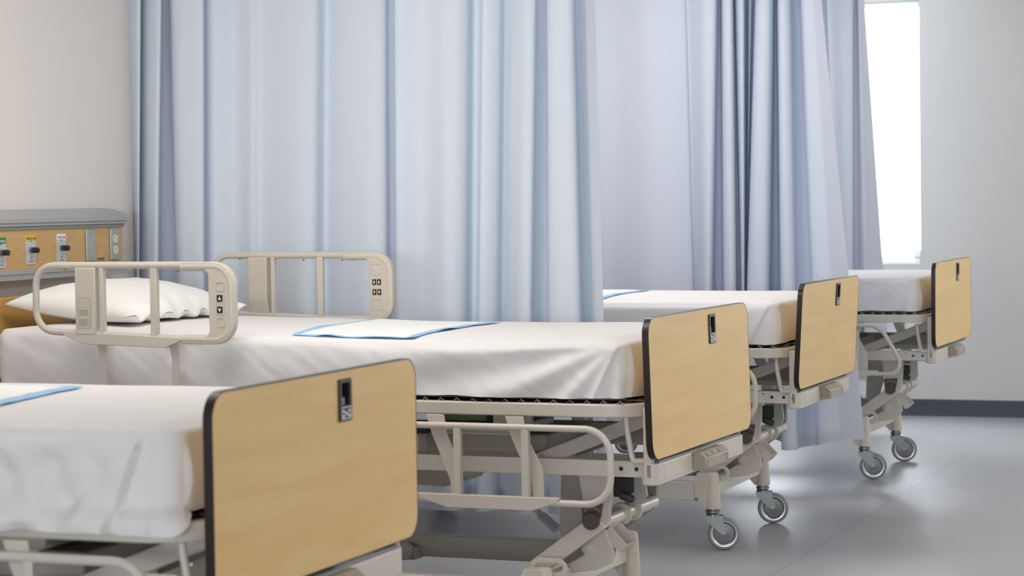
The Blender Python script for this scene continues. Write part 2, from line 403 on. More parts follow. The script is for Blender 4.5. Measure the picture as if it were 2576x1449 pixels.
    for yy in (.05, W-.05):
        P(MB().tube([(-.097, yy, .742), (-.094, yy, .70), (-.08, yy, .625), (-.075, yy, .613), (-.05, yy+.012, .614)], .0085, 10, .02), 'deck_stop_rod', 'beige')
    # --- motor and electrics
    mo = MB().prism([(.20, .665), (.20, .615), (.24, .588), (.52, .588), (.55, .61), (.55, .665)], 0, -.86, -.40)
    mt = P(mo, 'motor_housing', 'taupe', bev=.006)
    P(MB().box(-.78, -.47, .17, .45, .672, .698).box(-.76, -.50, .19, .43, .66, .674), 'motor_cover', 'beige', mt, .006)
    P(MB().box(-.735, -.585, .20, .36, .700, .742), 'battery_label', 'greenl', mt, .002)
    P(MB().box(-.585, -.565, .19, .35, .698, .736).tube([(-.57, .21, .715), (-.53, .22, .712), (-.52, .25, .72)], .007, 8), 'cable_plug', 'dark', mt, .002)
    P(MB().box(-.82, -.75, .12, .2, .668, .70), 'cable_plug', 'dark', mt, .002)
    P(MB().box(-.555, -.50, .17, .19, .69, .738).box(-.50, -.43, .16, .18, .70, .742), 'motor_bracket', 'beige', mt, .002)
    P(MB().box(-.80, -.765, .10, .16, .612, .668), 'cable_guide', 'beige', mt, .004)
    P(MB().prism([(-1.25, .50), (-.76, .49), (-.745, .51), (-.745, .56), (-1.25, .56)], 1, .28, .56), 'gear_housing', 'taupe', bev=.004)
    # --- lift leg at the foot and its twin at the head
    lift = []
    lift.append(P(MB().prism([(-.293, .566), (-.188, .566), (-.19, .50), (-.196, .425), (-.215, .40), (-.262, .405), (-.272, .44)], 1, .175, .19), 'lift_plate', 'beige', bev=.003))
    lift.append(P(MB().prism([(-.385, .566), (-.305, .566), (-.31, .45), (-.335, .36), (-.37, .345), (-.392, .36)], 1, .28, .31), 'lift_plate', 'taupe', bev=.003))
    lift.append(P(MB().prism([(-.31, .566), (-.213, .566), (-.215, .46), (-.222, .405), (-.25, .385), (-.30, .40)], 1, .655, .675), 'lift_plate', 'taupe', bev=.003))
    lift.append(P(MB().tube([(-.23, .19, .416), (-.23, .655, .416)], .021, 20), 'torsion_tube', 'beige'))
    for yy in (.365, .46): lift.append(P(MB().lathe([(.032, 0), (.034, .004), (.034, .008), (.022, .008)], (-.23, yy, .416), (0, 1, 0), 24), 'tube_collar', 'beige'))
    for yy in (.16, .60):
        am = MB().bar((-.222, yy+.02, .425), (-.43, yy+.02, .272), .03, .052)
        lift.append(P(am, 'scissor_arm', 'beige' if yy < .3 else 'taupe', bev=.004))  # far arm darkened by colour to sit in shade
    kn = MB().lathe([(.0255, 0), (.0255, .012), (.0225, .016)], (-.247, .165, .423), (0, -1, 0), 28)
    lift.append(P(kn, 'angle_knob', 'knob'))
    dl = MB().prism([(-.282, .47), (-.215, .474), (-.222, .43), (-.275, .425)], 1, .168, .174)
    dial = P(dl, 'angle_dial', 'knob'); lift.append(dial)
    tk = MB()
    for k in range(9):
        a = PI*(.25+.5*k/8); c, s_ = cos(a), sin(a); tk.bar((-.247+.030*c, .1675, .428+.030*s_), (-.247+.036*c, .1675, .428+.036*s_), .0008, .0016)
    P(tk, 'dial_mark', 'paper', dial)
    lk = MB().prism([(-.262, .405), (-.232, .388), (-.219, .352), (-.208, .336), (-.207, .318), (-.219, .288), (-.262, .268), (-.345, .255), (-.345, .285), (-.297, .312), (-.301, .330), (-.295, .345), (-.283, .362)], 1, .235, .262)
    link = P(lk, 'link_plate', 'beige', bev=.003); lift.append(link)
    P(MB().lathe([(.020, 0), (.020, .006), (.013, .007), (.013, .016), (.006, .017), (.006, .021)], (-.283, .235, .33), (0, -1, 0), 18), 'pivot_bolt', 'beige', link)
    # actuator mount: hollow rectangular tube open at its lower end
    ax_ = Vector((.70, 0, .714)); dd = Vector((.70, 0, -.714)); c0 = Vector((-.192, .285, .372)); yv = Vector((0, 1, 0))
    def sec(c, a, b): return [c+yv*(i*a)+dd*(j*b) for i, j in ((-1, -1), (1, -1), (1, 1), (-1, 1))]
    o0, o2 = sec(c0-ax_*.035, .045, .037), sec(c0, .045, .037); n0, n2 = sec(c0-ax_*.03, .0425, .0345), sec(c0, .0425, .0345)
    hb = MB()._add(o0+o2+n0+n2, [(3, 2, 1, 0)]+[(k, (k+1) % 4, 4+(k+1) % 4, 4+k) for k in range(4)]+[(4+k, 4+(k+1) % 4, 12+(k+1) % 4, 12+k) for k in range(4)]+[(8+(k+1) % 4, 8+k, 12+k, 12+(k+1) % 4) for k in range(4)]+[(8, 9, 10, 11)])
    lift.append(P(hb, 'open_bracket', 'beige'))
    la = MB().prism([(-.20, .55), (-.168, .55), (-.16, .47), (-.175, .445), (-.215, .44), (-.225, .46), (-.20, .48)], 1, .40, .412)
    latch = P(la, 'release_latch', 'steelplate', bev=.001); lift.append(latch)
    P(MB().box(-.27, -.20, .41, .47, .46, .52).tube([(-.24, .39, .47), (-.20, .40, .455)], .012, 10), 'latch_block', 'gun', latch, .004)
    P(MB().tube([(-.165, .40, .545), (-.09, .40, .54), (-.06, .40, .555)], .0045, 8, .015), 'latch_rod', 'steelplate', latch)
    for o in lift:
        c = copy_obj(o, root); c.matrix_local = Matrix.Translation((-2.1, .84, 0)) @ Matrix.Rotation(PI, 4, 'Z')
    pd = MB().bar((-.50, .40, .40), (-.445, .40, .355), .055, .012)
    P(pd, 'foot_pedal', 'tire', bev=.003)
    P(MB().bar((-.53, .40, .425), (-.49, .40, .392), .02, .012).bar((-.53, .40, .425), (-.54, .40, .575), .02, .012), 'pedal_arm', 'taupe')
    # --- base
    for yy in (.05, .79):
        P(MB().box(-1.80, -.40, yy-.02, yy+.02, .19, .262), 'base_rail', 'beige' if yy < .3 else 'taupe', bev=.003)  # far rail takes the shaded colour
    for xx in (-.372, -1.80): P(MB().box(xx-.016, xx+.016, .06, .78, .205, .268), 'base_cross_bar', 'beige', bev=.003)
    P(MB().box(-1.13, -1.07, .72, .78, .185, .225).lathe([(.028, 0), (.028, .03)], (-1.10, .72, .215), (0, -1, 0), 18), 'pivot_bracket', 'taupe', bev=.003)
    for xc, sg in ((-.352, 1), (-1.83, -1)):
        for yy in (.05, .79):
            lg = MB(); prof = []
            rows = []
            for z, r in ((.16, .031), (.17, .0315), (.285, .0245), (.296, .0225), (.30, .018)):
                rows.append([(xc+r*cos(a), yy+r*.95*sin(a), z) for a in [2*PI*k/24 for k in range(24)]])
            lg.grid(rows, True); lg._add(rows[0], [tuple(range(24))]); lg._add(rows[-1], [tuple(range(24))])
            poly = [(xc, .160), (xc-sg*.028, .160), (xc-sg*.066, .205), (xc-sg*.066, .27), (xc-sg*.055, .297), (xc, .297)]
            if sg < 0: poly = poly[::-1]
            lg.prism(poly, 1, yy-.0235, yy+.0235)
            leg = P(lg, 'leg', 'plastic', bev=.002)
            P(MB().lathe([(.0065, 0), (.006, .003), (.003, .004)], (xc-sg*.058, yy-.0235, .198), (0, -1, 0), 12), 'leg_bolt', 'chrome', leg)
            xp = xc-(sg*.085 if yy > .5 else 0)
            lp = MB().ring(rrect(xp-.058, xp+.058, .262, .322, .03, 8),
                           rrect(xp-.044, xp+.044, .277, .308, .0155, 8), 1, yy+.034, yy+.040)
            P(lp, 'brake_pedal', 'beige', leg, .0015)
            # caster
            t = Vector((.96, .28, 0)); n = Vector((-.28, .96, 0)); ax = Vector((xc, yy, 0))
            if yy > .5: t = Vector((.95, .31, 0)); n = Vector((-.31, .95, 0))
            wc = ax+t*.042; wc.z = .0635
            fk = MB().lathe([(.018, 0), (.022, .002), (.022, .008), (.027, .009), (.027, .018), (.022, .02), (.025, .023), (.0255, .031)], ax+Vector((0, 0, .162)), (0, 0, -1), 24)
            for s_ in (-1, 1):
                q = [(-.027, .133), (.040, .133), (.040, .1105), (.052, .070), (.048, .058), (.036, .058), (-.02, .108), (-.027, .120)]
                vs = [ax+t*a+n*(s_*.0185+e)+Vector((0, 0, b)) for e in (-.0013, .0013) for a, b in q]; k = len(q)
                fk._add(vs, [tuple(range(k-1, -1, -1)), tuple(range(k, 2*k))]+[(i, (i+1) % k, k+(i+1) % k, k+i) for i in range(k)])
            vs = [ax+t*a+n*b+Vector((0, 0, z)) for z in (.130, .1335) for a, b in ((-.027, -.0195), (.040, -.0195), (.040, .0195), (-.027, .0195))]
            fk._add(vs, [(3, 2, 1, 0), (4, 5, 6, 7), (0, 1, 5, 4), (1, 2, 6, 5), (2, 3, 7, 6), (3, 0, 4, 7)])
            fk.lathe([(.006, -.024), (.008, -.0235), (.008, .0235), (.006, .024)], wc, n, 14)
            cs = P(fk, 'caster', 'chrome')
            R = .0635
            P(MB().lathe([(.050, -.012), (.055, -.0135), (.0605, -.011), (R, -.005), (R, .005), (.0605, .011), (.055, .0135), (.050, .012), (.050, -.012)], wc, n, 40, False), 'tyre', 'tire', cs)
            P(MB().lathe([(.012, -.014), (.034, -.009), (.0385, -.0085), (.040, -.006), (.040, .006), (.0385, .0085), (.034, .009), (.012, .014)], wc, n, 40), 'wheel_disc', 'hub', cs)
            P(MB().lathe([(.040, -.008), (.0415, -.0095), (.046, -.0125), (.0502, -.0125), (.0502, .0125), (.046, .0125), (.0415, .0095), (.040, .008), (.040, -.008)], wc, n, 40, False), 'wheel_rim', 'rim', cs)
    # --- lowered foot-end siderails, near and far
    for sd in (0, 1):
        f = (lambda mb: mirror_y(mb, YC)) if sd else (lambda mb: mb)
        yr = -.062
        r0 = MB().tube([(-.80, yr, .713), (-.104, yr, .713), (-.104, yr, .503), (-.80, yr, .503)], .0098, 12, .075, 8, True)
        fr = P(f(r0), 'foot_siderail', 'beige')
        for xx in (-.566, -.358): P(f(MB().box(xx-.011, xx+.011, yr-.009, yr+.012, .515, .708)), 'rail_post', 'beige', fr, .003)
        P(f(MB().prism([(-.70, .518), (-.256, .518), (-.262, .505), (-.335, .480), (-.60, .480), (-.685, .505)], 1, yr-.0115, yr+.0115)), 'rail_shoe', 'beige', fr, .002)
        for x0, x1 in ((-.645, -.588), (-.40, -.336)):
            ar = MB().prism([(x0-.025, .742), (x0+.030, .742), (x0+.037, .69), (x1+.022, .60), (x1+.026, .555), (x1+.026, .505), (x1-.008, .505), (x1-.010, .555), (x0+.012, .64), (x0-.01, .69)], 1, yr+.014, yr+.020)
            a_ = P(f(ar), 'rail_arm', 'beige', fr, .0015)
    # --- raised head-end siderails, near and far
    for sd in (0, 1):
        f = (lambda mb: mirror_y(mb, YC)) if sd else (lambda mb: mb)
        yr = -.062
        r0 = MB().tube([(-1.38, yr, 1.172), (-1.977, yr, 1.172), (-1.977, yr, .972), (-1.38, yr, .948)], .0105, 12, .062, 8)
        hr = P(f(r0), 'head_siderail', 'beige')
        P(f(MB().tube([(-1.914, yr, 1.1725), (-1.455, yr, 1.1725)], .0115, 14)), 'hand_bar', 'plastic', hr)
        # moulded control end: C-shaped outline
        out = [(-1.46, 1.182)]+[(p[0], p[1]) for p in rrect(-1.6, -1.276, .937, 1.182, .07, 10)[11:33]]+[(-1.46, .937)]
        arc = rrect(-1.6, -1.276, .937, 1.182, .07, 10)
        oc = [(-1.46, .937)]+arc[11:22]+arc[22:33]+[(-1.46, 1.182)]
        ic = [(-1.46, 1.164), (-1.384, 1.160), (-1.372, 1.155), (-1.364, 1.145), (-1.362, .975), (-1.368, .965), (-1.384, .960), (-1.46, .957)]
        pn = P(f(MB().prism(oc+ic, 1, yr-.0125, yr+.0125)), 'rail_control_panel', 'plastic', hr, .004, seg=3)
        P(f(MB().tube([(-1.458, yr, 1.1685), (-1.2895, yr, 1.1685), (-1.2895, yr, .9505), (-1.458, yr, .9505)], .0145, 14, .058, 10)), 'panel_rim', 'plastic', hr)
        return_face = yr-.0145
        def key(xc, zc, up, out_face):
            s_ = -1 if out_face else 1; y0 = yr+s_*.0120; y1 = yr+s_*.0145; y2 = yr+s_*.0150; h = .0088; wd = .0088 if out_face else .0068
            k = MB().prism(rrect(xc-wd, xc+wd, zc-h*1.1, zc+h*1.1, .002, 3), 1, min(y0, y1), max(y0, y1))
            k.mat(1); q = 1 if up else -1; a = wd*.62
            k.prism([(xc-a, zc-q*.0055), (xc, zc-q*.0025), (xc+a, zc-q*.0055), (xc, zc+q*.007)], 1, min(y1, y2), max(y1, y2))
            P(f(k), 'arrow_button', ['dark', 'white'], hr)
        for zc, up in ((1.074, True), (1.040, False)):
            key(-1.324, zc, up, True)
            for xc in (-1.343, -1.325): key(xc, zc+.006, up, False)
        for z0, z1 in ((1.096, 1.124), (.990, 1.018), (1.026, 1.088)):
            bl = MB().ring(rrect(-1.336, -1.308, z0, z1, .006, 4), rrect(-1.3335, -1.3105, z0+.0025, z1-.0025, .004, 4), 1, yr-.0148, yr-.0115); P(f(bl), 'button_bezel', 'plastic', hr)
        for z0, z1 in ((1.105, 1.142), (.985, 1.022)):
            bl = MB().ring(rrect(-1.354, -1.316, z0, z1, .003, 3), rrect(-1.3525, -1.3175, z0+.0015, z1-.0015, .002, 3), 1, yr+.0115, yr+.0142); P(f(bl), 'button_bezel', 'plastic', hr)
        # broad housing post and slim post
        hp = MB().prism([(yr-.014, .962), (yr-.014, 1.166), (yr+.022, 1.166), (yr+.022, 1.01), (yr+.008, .975), (yr+.008, .962)], 0, -1.828, -1.756)
        hs = P(f(hp), 'post_housing', 'plastic', hr, .003)
        P(f(MB().ring(rrect(-1.822, -1.762, 1.02, 1.158, .002, 2), rrect(-1.8195, -1.7645, 1.0225, 1.1555, .002, 2), 1, yr+.0215, yr+.023)), 'housing_trim', 'plastic', hr)
        if not sd:
            st = MB().prism(rrect(-1.817, -1.773, .982, 1.075, .004, 4), 1, yr-.0146, yr-.0141); st.mat(1)
            st.ring(rrect(-1.8175, -1.7725, .9815, 1.0755, .004, 4), rrect(-1.8165, -1.7735, .9825, 1.0745, .0035, 4), 1, yr-.0148, yr-.0141)
            P(st, 'sticker', ['paper', 'inkgrey'], hr)
            tx = MB()
            for k in range(5): tx.box(-1.813, -1.779-(.006*(k % 2)), yr-.0149, yr-.0146, 1.036-.0036*k, 1.0376-.0036*k)
            for k in range(7): tx.box(-1.813, -1.778-(.004*(k % 3)), yr-.0149, yr-.0146, 1.008-.0032*k, 1.0094-.0032*k)
            P(tx, 'sticker_print', 'inkgrey', hr)
        P(f(MB().box(-1.744, -1.73, yr-.010, yr+.010, .962, 1.168)), 'rail_post', 'beige', hr, .002)
        P(f(MB().box(-1.566, -1.543, yr-.010, yr+.010, .955, 1.166)), 'rail_post', 'beige', hr, .003)
        P(f(MB().prism([(-1.885, .973), (-1.455, .955), (-1.458, .948), (-1.515, .925), (-1.80, .933), (-1.87, .958)], 1, yr-.0125, yr+.0125)), 'rail_shoe', 'beige', hr, .002)
        for xx in (-1.752, -1.498):
            P(f(MB().prism([(xx-.02, .934), (xx+.015, .934), (xx+.013, .895), (xx+.013, .70), (xx-.010, .70), (xx-.010, .895)], 1, yr+.013, yr+.022)), 'rail_arm', 'beige', hr, .0015)
            P(f(MB().box(xx-.018, xx+.018, yr+.012, .06, .70, .735)), 'arm_foot', 'beige', hr, .003)
        sw = MB()
        for xx, zz in ((-1.87, 1.162), (-1.62, 1.158), (-1.47, 1.157), (-1.43, 1.157)): sw.lathe([(.005, 0), (.004, .003), (.001, .0042)], (xx, yr, zz), (0, 0, -1), 10)
        P(f(sw), 'rail_screw', 'chrome', hr)
    # --- headboard
    hbd = MB().prism(rrect(.0, W, .60, 1.062, .05, 8), 0, -2.275, -2.252)
    P(hbd, 'headboard', 'orange', bev=.002)
    P(MB().prism(rrect(-2.25, -2.2, .05, W-.05, .015, 4), 2, .545, .607), 'head_bar', 'beige', bev=.003)
    for yy in (.1, W-.1): P(MB().box(-2.252, -2.225, yy-.02, yy+.02, .60, .80), 'board_bracket', 'beige')
    return root

UPPER = {'deck_frame', 'spring_deck', 'deck_gap_shade', 'deck_rib', 'foot_siderail', 'head_siderail', 'board_bracket', 'end_bar'}
BEDS = [  # x, y, rotation, footboard foot z, board lean, lift of the deck
    (-2.0294, 3.6902, .0112, .606, -.0003, -.016, 0),
    (-1.9191, 6.0071, -.0224, .620, -.0285, 0, 0),
    (-2.0831, 8.3117, .0004, .622, .0568, .002, -.045),
    (-1.9961, 10.5875, .0017, .631, .0044, .010, 0)]
BLAB = ['nearest hospital bed, its maple footboard cut off by the bottom edge, blurred',
        'hospital bed with raised beige head rails and a pillow under the gas panel',
        'hospital bed standing between the two blue curtains, third from the camera',
        'farthest hospital bed, beside the window, with slant-ended lower rail']
proto = make_bed(); beds = []
for i in range(4):
    o = proto if i == 0 else copy_obj(proto, None)
    beds.append(o)
for o, (x, y, a, bz, lean, dz, rx), lab in zip(beds, BEDS, BLAB):
    o.location = (x, y, 0); o.rotation_euler = (0, 0, a)
    tag(o, lab, 'hospital bed', 'hospital beds in a row')
    for ch in o.children:
        n = ch.name.split('.')[0]
        if n == 'footboard': ch.location = (0, 0, bz); ch.rotation_euler = (0, lean, 0)
        elif n in UPPER and ch.parent == o: ch.location.z += dz
        if n == 'foot_siderail': ch.location.x += rx
# the last bed has a lower rail with a slanted end
for ch in [c for c in beds[3].children if c.name.startswith('foot_siderail')]:
    far = sum(v.co.y for v in ch.data.vertices) > 0 and ch.data.vertices[0].co.y > .5
    mb = MB().tube([(-.80, -.062, .729), (-.25, -.062, .729), (-.150, -.062, .56), (-.175, -.062, .502), (-.80, -.062, .502)], .0098, 12, .055, 8, True)
    if far: mirror_y(mb, YC)
    tmp = mb.build('slanted_rail', 'beige'); ch.data = tmp.data; bpy.data.objects.remove(tmp)

def to_world(i, p):
    x, y, a = BEDS[i][:3]; c, s = cos(a), sin(a)
    return (x+c*p[0]-s*p[1], y+s*p[0]+c*p[1], p[2])

# ------------------------------------------------------------------ mattresses and sheets
SX0, SX1, SY0, SY1 = -2.185, -.082, .018, W-.018
def ztop(x, d, dz):
    return .949+dz+.016*(1-math.exp(-max(d, 0)/.10))+(max(0, -1.0-x)*.018)
def nz(x, y, z=0): return noise.noise(Vector((x, y, z)))
def sm(a, b, x): t = max(0, min(1, (x-a)/(b-a))); return t*t*(3-2*t)

def sheet(i, dz, par):
    seed = 7.3*i
    # outline
    r = .045; out = []
    def seg(p, q, n, nrm):
        for k in range(n): t = k/n; out.append(((p[0]+(q[0]-p[0])*t), (p[1]+(q[1]-p[1])*t), nrm))
    def arc(cx, cy, a0, n):
        for k in range(n): a = a0+.5*PI*k/n; out.append((cx+r*cos(a), cy+r*sin(a), (cos(a), sin(a))))
    seg((SX0+r, SY0), (SX1-r-.45, SY0), 130, (0, -1)); seg((SX1-r-.45, SY0), (SX1-r, SY0), 110, (0, -1))
    arc(SX1-r, SY0+r, -.5*PI, 14)
    seg((SX1, SY0+r), (SX1, SY1-r), 90, (1, 0)); arc(SX1-r, SY1-r, 0, 8)
    seg((SX1-r, SY1), (SX0+r, SY1), 60, (0, 1)); arc(SX0+r, SY1-r, .5*PI, 6)
    seg((SX0, SY1-r), (SX0, SY0+r), 30, (-1, 0)); arc(SX0+r, SY0+r, PI, 8)
    apx, dxb, loosen = par['apx'], par['dxb'], par['loose']
    zb0 = par['zb']+dz
    def bottom(px, py, nx, ny):
        z = zb0
        z += par.get('low', 0)*sm(.3, .9, -ny)
        if ny < -.5: z += par['hem']*(nz(px*5.5, seed)+.5*nz(px*14, seed+3)) - par['hem']*.8*sm(-.5, -.1, px)*par.get('drop', 0)
        elif nx > .3: z += .004*nz(py*7, seed+5)+.012*sm(.0, .25, py)*par.get('lift', 0)
        return z
    def disp(px, py, nx, ny, z, zb, zt):
        v = (z-zb)/(zt-zb)
        d = .005*sin(PI*min(1, max(0, v)))
        env = sm(1.0, .8, v)
        if ny < -.3:
            dx, dzz = apx-px, zt-z
            rr = math.hypot(dx, dzz); ang = math.atan2(dzz, dx)
            la = math.atan2(.155, dxb)
            fold = sin(ang*par['k']+seed+2.2*nz(px*2, z*3, seed))*sm(.03, .3, rr)*sm(1.5, .4, rr)
            d += loosen*.0065*fold*env
            d += loosen*.006*nz(px*4.5+z*5, z*3-px*1.4, seed)*env
            d += loosen*.0016*nz(px*26+z*30, z*16, seed+9)*env
            if px < apx:
                t = sm(la-.018, la+.018, ang) if rr > .01 else 0
                d += (.007*(1-t)*sm(-.45, -.1, px-apx+.25) - .004*t)*env*par['flap']
            else: d -= .004*env*par['flap']
            d += par['flare']*(1-v)*(1-v)+par.get('drape', 0)*sm(.812, .775, z-dz)
            if i == 0:  # loose hanging pleats on the nearest bed
                d += .013*sm(1.0, .6, v)*(sin(px*58+z*22+2*nz(px*4, z*3, 8))*.7+sin(px*27-z*16+1)*.6+.6*nz(px*9, z*5, 4))*sm(-.16, -.26, px)
            if par.get('drape'): d = max(d, .030*sm(.802, .782, z-dz))
        elif nx > .3:
            d += loosen*.005*nz(py*6, z*9, seed+2)*env+.004*env*sin(py*22+z*30)*sm(.5, 0, py)
        else: d += .003*nz(px*4, z*6, seed)*env
        return d
    rows = []
    NS = 22
    R = .016
    for k in range(NS+1):
        row = []
        for px, py, (nx, ny) in out:
            zt = ztop(px, 0, dz)-R; zb = bottom(px, py, nx, ny); z = zb+(zt-zb)*k/NS
            d = disp(px, py, nx, ny, z, zb, zt+R)
            row.append((px+nx*d, py+ny*d, z))
        rows.append(row)
    for k in range(1, 6):
        a = .5*PI*k/5; row = []
        for px, py, (nx, ny) in out:
            dd = R*(1-cos(a)); zt = ztop(px, 0, dz)
            row.append((px-nx*dd, py-ny*dd, zt-R+R*sin(a)))
        rows.append(row)
    for d in (.035, .055, .08, .11, .15, .2, .26, .33, .41, (SY1-SY0)/2-.0005):
        row = []
        for px, py, (nx, ny) in out:
            x = min(max(px-nx*d, SX0+d), SX1-d); y = min(max(py-ny*d, SY0+d), SY1-d)
            wv = .0022*nz(x*3+seed, y*9, seed)+.0012*nz(x*9, y*22, seed)
            row.append((x, y, ztop(x, d-.016, dz)+wv))
        rows.append(row)
    return MB().grid(rows, True)

SH = [dict(apx=-.15, dxb=.055, loose=1.7, zb=.790, low=-.030, hem=.008, flap=2.6, flare=.004, drape=.036, k=15, drop=.6, lift=.6),
      dict(apx=-.10, dxb=.075, loose=1.9, zb=.792, hem=.004, flap=1.0, flare=.002, k=17, lift=0),
      dict(apx=-.105, dxb=.085, loose=1.0, zb=.791, hem=.003, flap=1.1, flare=.002, k=13, lift=0),
      dict(apx=-.12, dxb=.06, loose=1.1, zb=.793, hem=.005, flap=1.1, flare=.002, k=11, lift=0)]
SL = ['white sheet with loose pleats hanging over the nearest mattress', 'white sheet with mitred corner on the bed with the pillow',
      'white sheet on the bed between the two curtains', 'white sheet tucked over the farthest mattress by the window']
ML = ['mattress under the pleated sheet of the nearest bed', 'mattress under pillow and sheet of the bed with raised rails',
      'mattress of the bed between the two curtains', 'mattress of the farthest bed by the window']
for i in range(4):
    dz = BEDS[i][5]; x, y, a = BEDS[i][:3]
    m = MB()
    mx0, mx1, my0, my1 = SX0+.02, SX1-.02, SY0+.02, SY1-.02
    rows = []
    for z, ins in ((.7845, .01), (.79, .002), (.80, 0), (.915, 0), (.925, .004), (.930, .016)):
        o_ = rrect(mx0+ins, mx1-ins, my0+ins, my1-ins, .04, 5); rows.append([(p[0], p[1], z+dz+(max(0, -1-p[0])*.018 if z > .85 else 0)) for p in o_])
    m.grid(rows, True); m._add(rows[0], [tuple(range(len(rows[0])))]); m._add(rows[-1], [tuple(range(len(rows[0])))])
    mo = m.build('bed_mattress', 'tire', loc=(x, y, 0)); mo.rotation_euler = (0, 0, a)
    tag(mo, ML[i], 'mattress', 'mattresses on the beds')
    s = sheet(i, dz, SH[i]).build('bed_sheet', 'sheet', loc=(x, y, 0), smooth=75); s.rotation_euler = (0, 0, a)
    tag(s, SL[i], 'sheet', 'white sheets on the beds')

# ------------------------------------------------------------------ underpads
def pad(i, quad, label, seed):
    dz = BEDS[i][5]; a, b, c, d = [Vector((p[0], p[1], 0)) for p in quad]  # near-head, far-head, far-foot, near-foot
    nu, nv = 48, 40
    def pt(u, v, lift):
        p = (a*(1-u)+d*u)*(1-v)+(b*(1-u)+c*u)*v
        p.x += .006*nz(v*7, seed)*(1 if u > .9 else 0)
        dd = min(p.y-SY0, SY1-p.y)
        curl = .007*max(0, nz(u*5, v*5, seed))*(sm(.12, 0, u)+sm(.88, 1, u)+sm(.1, 0, v))
        return (p.x, p.y, ztop(p.x, dd-.022, dz)+.0030+lift+curl+.002*nz(u*6, v*6, seed)**2)
    rows = [[pt(u/nu, v/nv, 0) for u in range(nu+1)] for v in range(nv+1)]
    film = MB().grid(rows).build('underpad', 'padb', loc=BEDS[i][:2]+(0,), smooth=80); film.rotation_euler = (0, 0, BEDS[i][2])
    so = film.modifiers.new('thick', 'SOLIDIFY'); so.thickness = .001; so.offset = 1
    tag(film, label, 'underpad', 'blue-edged underpads')
    rows = [[pt(.065+.87*u/nu, .016+.925*v/nv, .0012+.0010*nz(u*.9, v*.9, seed)+.0015*min(1, min(u, nu-u, v, nv-v)/2)) for u in range(nu+1)] for v in range(nv+1)]
    q = MB().grid(rows).build('quilted_core', 'padw', film, smooth=80)
    so = q.modifiers.new('thick', 'SOLIDIFY'); so.thickness = .0008; so.offset = 1
pad(0, [(-1.24, .17), (-1.28, .80), (-.69, .69), (-.60, .14)], 'blue-edged underpad on the nearest bed, cropped at left', 3.1)
pad(1, [(-1.16, .065), (-1.20, .76), (-.725, .64), (-.745, .035)], 'blue-edged underpad on the bed with the pillow', 8.7)
pad(2, [(-1.28, .12), (-1.27, .80), (-.80, .71), (-.80, .09)], 'blue-edged underpad half hidden behind the near curtain', 5.2)

# ------------------------------------------------------------------ pillow
def pillow():
    nu, nv = 60, 72; hx, hy = .243, .335; top, bot = [], []
    def shape(u, v, s):
        e = ((1-abs(u)**2.2)*(1-abs(v)**2.6))
        h = max(0, e)**.48
        x = hx*u*(1-.07*(1-v*v)*abs(u)**3)*(1+.03*(abs(v)**4)); y = hy*v*(1-.05*(1-u*u)*abs(v)**3)
        zc = .036-.022*sm(-.6, 1, u)+.010*sm(.3, 1, abs(v))*sm(.2, -1, u)
        ruf = sm(.72, 1, u)
        wr = .006*nz(u*2.2, v*2.8, 1.7)+.003*nz(u*6+v*2, v*7, 4.4)
        if s > 0: z = zc+.089*h+wr*h
        else: z = max(-.002+.010*ruf*(.5+.5*sin(v*24)), zc-.05*h)
        z += ruf*(.010*sin(v*19+u*2)+.006*nz(v*6, u*2, 2))*(1 if s > 0 else .8)
        x += ruf*.012*nz(v*5, 3.3)
        return (x, y, max(z, -.002))
    for s, L in ((1, top), (-1, bot)):
        for j in range(nv+1):
            L.append([shape(-1+2*k/nu, -1+2*j/nv, s) for k in range(nu+1)])
    m = MB().grid(top); m.grid([r[::-1] for r in bot])
    me = m.build('pillow', 'pillow', smooth=80)
    bm = bmesh.new(); bm.from_mesh(me.data); bmesh.ops.remove_doubles(bm, verts=bm.verts, dist=.0004); bmesh.ops.recalc_face_normals(bm, faces=bm.faces); bm.to_mesh(me.data); bm.free()
    return me
pw = pillow(); px_ = to_world(1, (-1.972, .455, .992)); pw.location = px_; pw.rotation_euler = (0, math.radians(1.0), BEDS[1][2]-.03)
tag(pw, 'white pillow lying at the head of the bed with raised rails', 'pillow')
